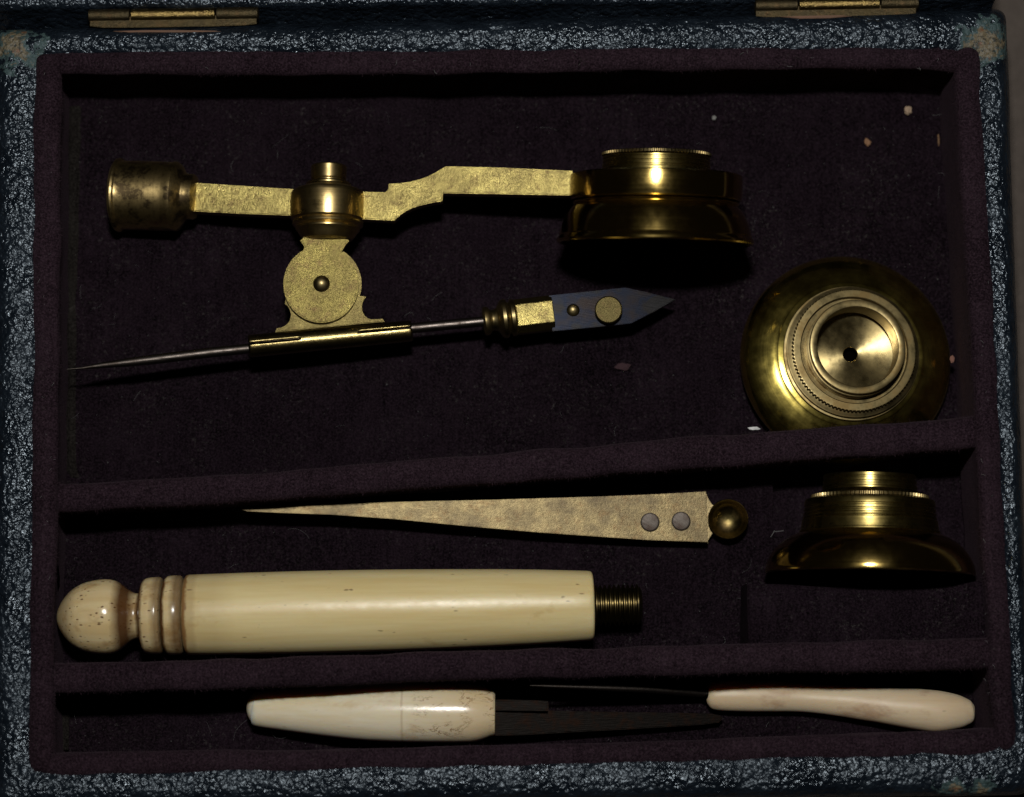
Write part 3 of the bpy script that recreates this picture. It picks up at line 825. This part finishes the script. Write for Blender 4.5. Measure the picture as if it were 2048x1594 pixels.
# ================================================================== bone handled blade and bone handled spike
kn_ = root('bone_handled_knife', 'short white bone handled tool with blackened flat blade', 'knife', P(760, 1430, FLOOR))
tube('handle', [(493 + d_, 1416.5, -160, 36*math.sqrt(1-((30-d_)/30)**2)) for d_ in (.03, .15, .4, .9, 1.8, 3, 4.5, 6.5, 9, 12, 16, 21)] + [(524, 1418, -158, 36.4), (560, 1419, -155, 40.5), (626, 1421, -151, 47.5), (690, 1423, -147, 53), (741, 1424, -144, 56.5), (800, 1424.5, -142, 58.5), (860, 1425, -141, 59),
      (920, 1425.5, -141, 58.5), (944, 1426, -141, 57), (962, 1426, -141, 53.5), (978, 1426.5, -141, 48), (986, 1427, -141, 44.5), (989.5, 1427, -141, 42), (990.5, 1427, -141, 39)], M['bone'], kn_, 64, 50, sub_n=4)
tang = plate('blade', [(986, 1399), (1060, 1400), (1096, 1402), (1098, 1421), (1200, 1423.5), (1320, 1425), (1420, 1427), (1438, 1430), (1446, 1436), (1438, 1445), (1400, 1450), (1250, 1459), (1120, 1466), (1050, 1470), (986, 1471)],
             lambda x, y: -142-(x-986)*.07, 12, M['iron'], kn_, 2)
plate('bolster', [(985, 1401), (1060, 1403), (1094, 1404.5), (1096, 1422), (985, 1421)], -128, 12, M['iron'], kn_, 2)

sp = root('bone_handled_spike', 'curved cream bone handle with thin steel spike', 'spike', P(1680, 1400, FLOOR))
tube('handle', [(1414, 1391, -182, 5), (1415, 1391, -182, 15), (1419, 1391, -181, 22.5), (1427, 1391, -180, 28), (1445, 1391, -180, 30.5), (1480, 1391.5, -179, 31.5), (1540, 1392, -179, 31), (1605, 1396, -179, 28), (1680, 1401.5, -177, 30.5), (1747, 1409, -174, 34.5), (1800, 1415, -172, 38.5), (1849, 1420, -170, 41),
      (1880, 1422.5, -170, 40.5), (1915, 1423.5, -172, 34), (1932, 1423, -173, 27.5), (1942, 1422, -174, 21.5), (1946.5, 1421.5, -174, 15), (1948, 1421.5, -174, 7)], M['bone_plain'], sp, 64, 50, sub_n=4, lump=.03)
tube('ferrule', [(1405, 1385.5, -166, 8), (1407, 1386, -167, 11), (1414, 1388, -171, 13), (1424, 1389, -173, 14)], M['iron'], sp, 24)
tube('spike', [(1060, 1371, -52, 1.2), (1090, 1372, -60, 3), (1200, 1375.5, -90, 5.5), (1300, 1379, -120, 7), (1412, 1386.5, -167, 8.5)], M['steel'], sp, 20)

# ================================================================== crumbs on the velvet
def crumb(px, py, rx, ry, col, name, label, h=.6, seed=0, z=FLOOR+2):
    bm = bmesh.new(); bmesh.ops.create_icosphere(bm, subdivisions=3, radius=1)
    c0 = P(px, py, z)
    for v in bm.verts:
        k = 1+.45*noise.noise(v.co*1.6+Vector((seed, 0, 0)))
        v.co = Vector((v.co.x*rx*k, v.co.y*ry*k, (v.co.z+.7)*min(rx, ry)*h*k))*U
    me = bpy.data.meshes.new(name); bm.to_mesh(me); bm.free()
    me.polygons.foreach_set('use_smooth', [True]*len(me.polygons))
    me.materials.append(m_crumb(name+'_matter', col))
    o = bpy.data.objects.new(name, me); COL.objects.link(o); o.location = c0*U
    o['label'] = label; o['category'] = 'debris'; o['group'] = 'crumbs on the velvet'
    return o
crumb(1815, 222, 8, 8.5, (.40, .29, .20), 'crumb', 'round cream crumb near the top right corner of the velvet tray', seed=1)
crumb(1735, 285, 5.5, 9, (.28, .15, .08), 'crumb', 'orange tan crumb on the velvet above the standing lens', seed=2).rotation_euler.z = .4
crumb(1877, 280, 2.4, 13, (.18, .10, .05), 'crumb', 'thin orange splinter against the right velvet wall', seed=3)
crumb(1428, 236, 4, 5, (.25, .25, .24), 'crumb', 'tiny pale grey speck above the mounted lens', seed=4)
crumb(1246, 733, 15, 8, (.040, .015, .021), 'fluff', 'small mauve tuft of fluff below the blued forceps tip', seed=5, h=.3)
crumb(1904, 718, 5, 8, (.25, .12, .09), 'crumb', 'pinkish crumb at the right edge of the standing lens', seed=6, z=-120)
crumb(1508, 857, 11, 3.5, (.75, .76, .76), 'paper_scrap', 'tiny white scrap at the divider left of the standing lens', seed=7, h=.6, z=-36)

# ================================================================== lint: uncountable fine fibres and specks
def lint():
    V, F = [], []
    def fibre(c, L, rr, ang, bend, lift):
        k = 6; pts = []
        p = Vector((c.x, c.y)); a = ang
        for i in range(k+1):
            pts.append(Vector((p.x, p.y, c.z+rr+lift*math.sin(math.pi*i/k))))
            p = p+Vector((math.cos(a), math.sin(a)))*L/k; a += bend/k*random.uniform(.3, 1.7)
        b = len(V)
        for i, q in enumerate(pts):
            t = (pts[min(i+1, k)]-pts[max(i-1, 0)]).normalized()
            s_ = t.cross(Vector((0, 0, 1))).normalized()
            for j in range(3):
                an = 2*math.pi*j/3
                V.append(q+s_*rr*math.cos(an)+Vector((0, 0, rr*math.sin(an))))
        for i in range(k):
            for j in range(3):
                F.append((b+i*3+j, b+i*3+(j+1) % 3, b+(i+1)*3+(j+1) % 3, b+(i+1)*3+j))
    def speck(c, r):
        b = len(V)
        for dx, dy, dz in ((1, 0, 0), (-.5, .87, 0), (-.5, -.87, 0), (0, 0, 1.2)):
            V.append(c+Vector((dx*random.uniform(.6, 1.3), dy*random.uniform(.6, 1.3), dz))*r)
        F.extend([(b, b+1, b+3), (b+1, b+2, b+3), (b+2, b, b+3)])
    zones = [((150, 215), (1880, 940), 620), ((150, 1060), (1940, 1290), 260), ((150, 1410), (1950, 1490), 110)]
    for (xa, ya), (xb_, yb_), cnt in zones:
        for _ in range(cnt):
            px, py = random.uniform(xa, xb_), random.uniform(ya, yb_)
            # clusters gather along the walls
            if random.random() < .35: py = ya+(yb_-ya)*random.betavariate(.5, .6); px = xa+(xb_-xa)*random.betavariate(.4, .4)
            c = P(px, py, FLOOR+2.5)
            if random.random() < .08:
                fibre(c, random.uniform(6, 30)*random.choice((1, 1, 1.8)), random.uniform(.12, .28), random.uniform(0, 6.28), random.gauss(0, 1.0), random.uniform(0, 4))
            else:
                speck(c, random.uniform(.7, 1.7)*(1.6 if random.random() < .06 else 1))
    # the bent fibre beside the lens cell and a few on the rims
    fibre(P(1541, 1074, FLOOR+4), 16, .9, 1.0, .1, 2); fibre(P(1549, 1063, FLOOR+4), 19, .9, .05, .1, 2)
    for _ in range(60):
        px, py = random.choice([(random.uniform(100, 1900), random.uniform(100, 140)), (random.uniform(1960, 1985), random.uniform(300, 1400)),
                                (random.uniform(75, 108), random.uniform(150, 1480))])
        fibre(P(px, py, 2), random.uniform(4, 12), .35, random.uniform(0, 6.28), random.uniform(-2, 2), 2)
    o = link_mesh('lint', V, F, M['lint'], None)
    o['kind'] = 'stuff'; o['label'] = 'fine pale lint and dust specks scattered over the dark velvet'; o['category'] = 'lint'
lint()
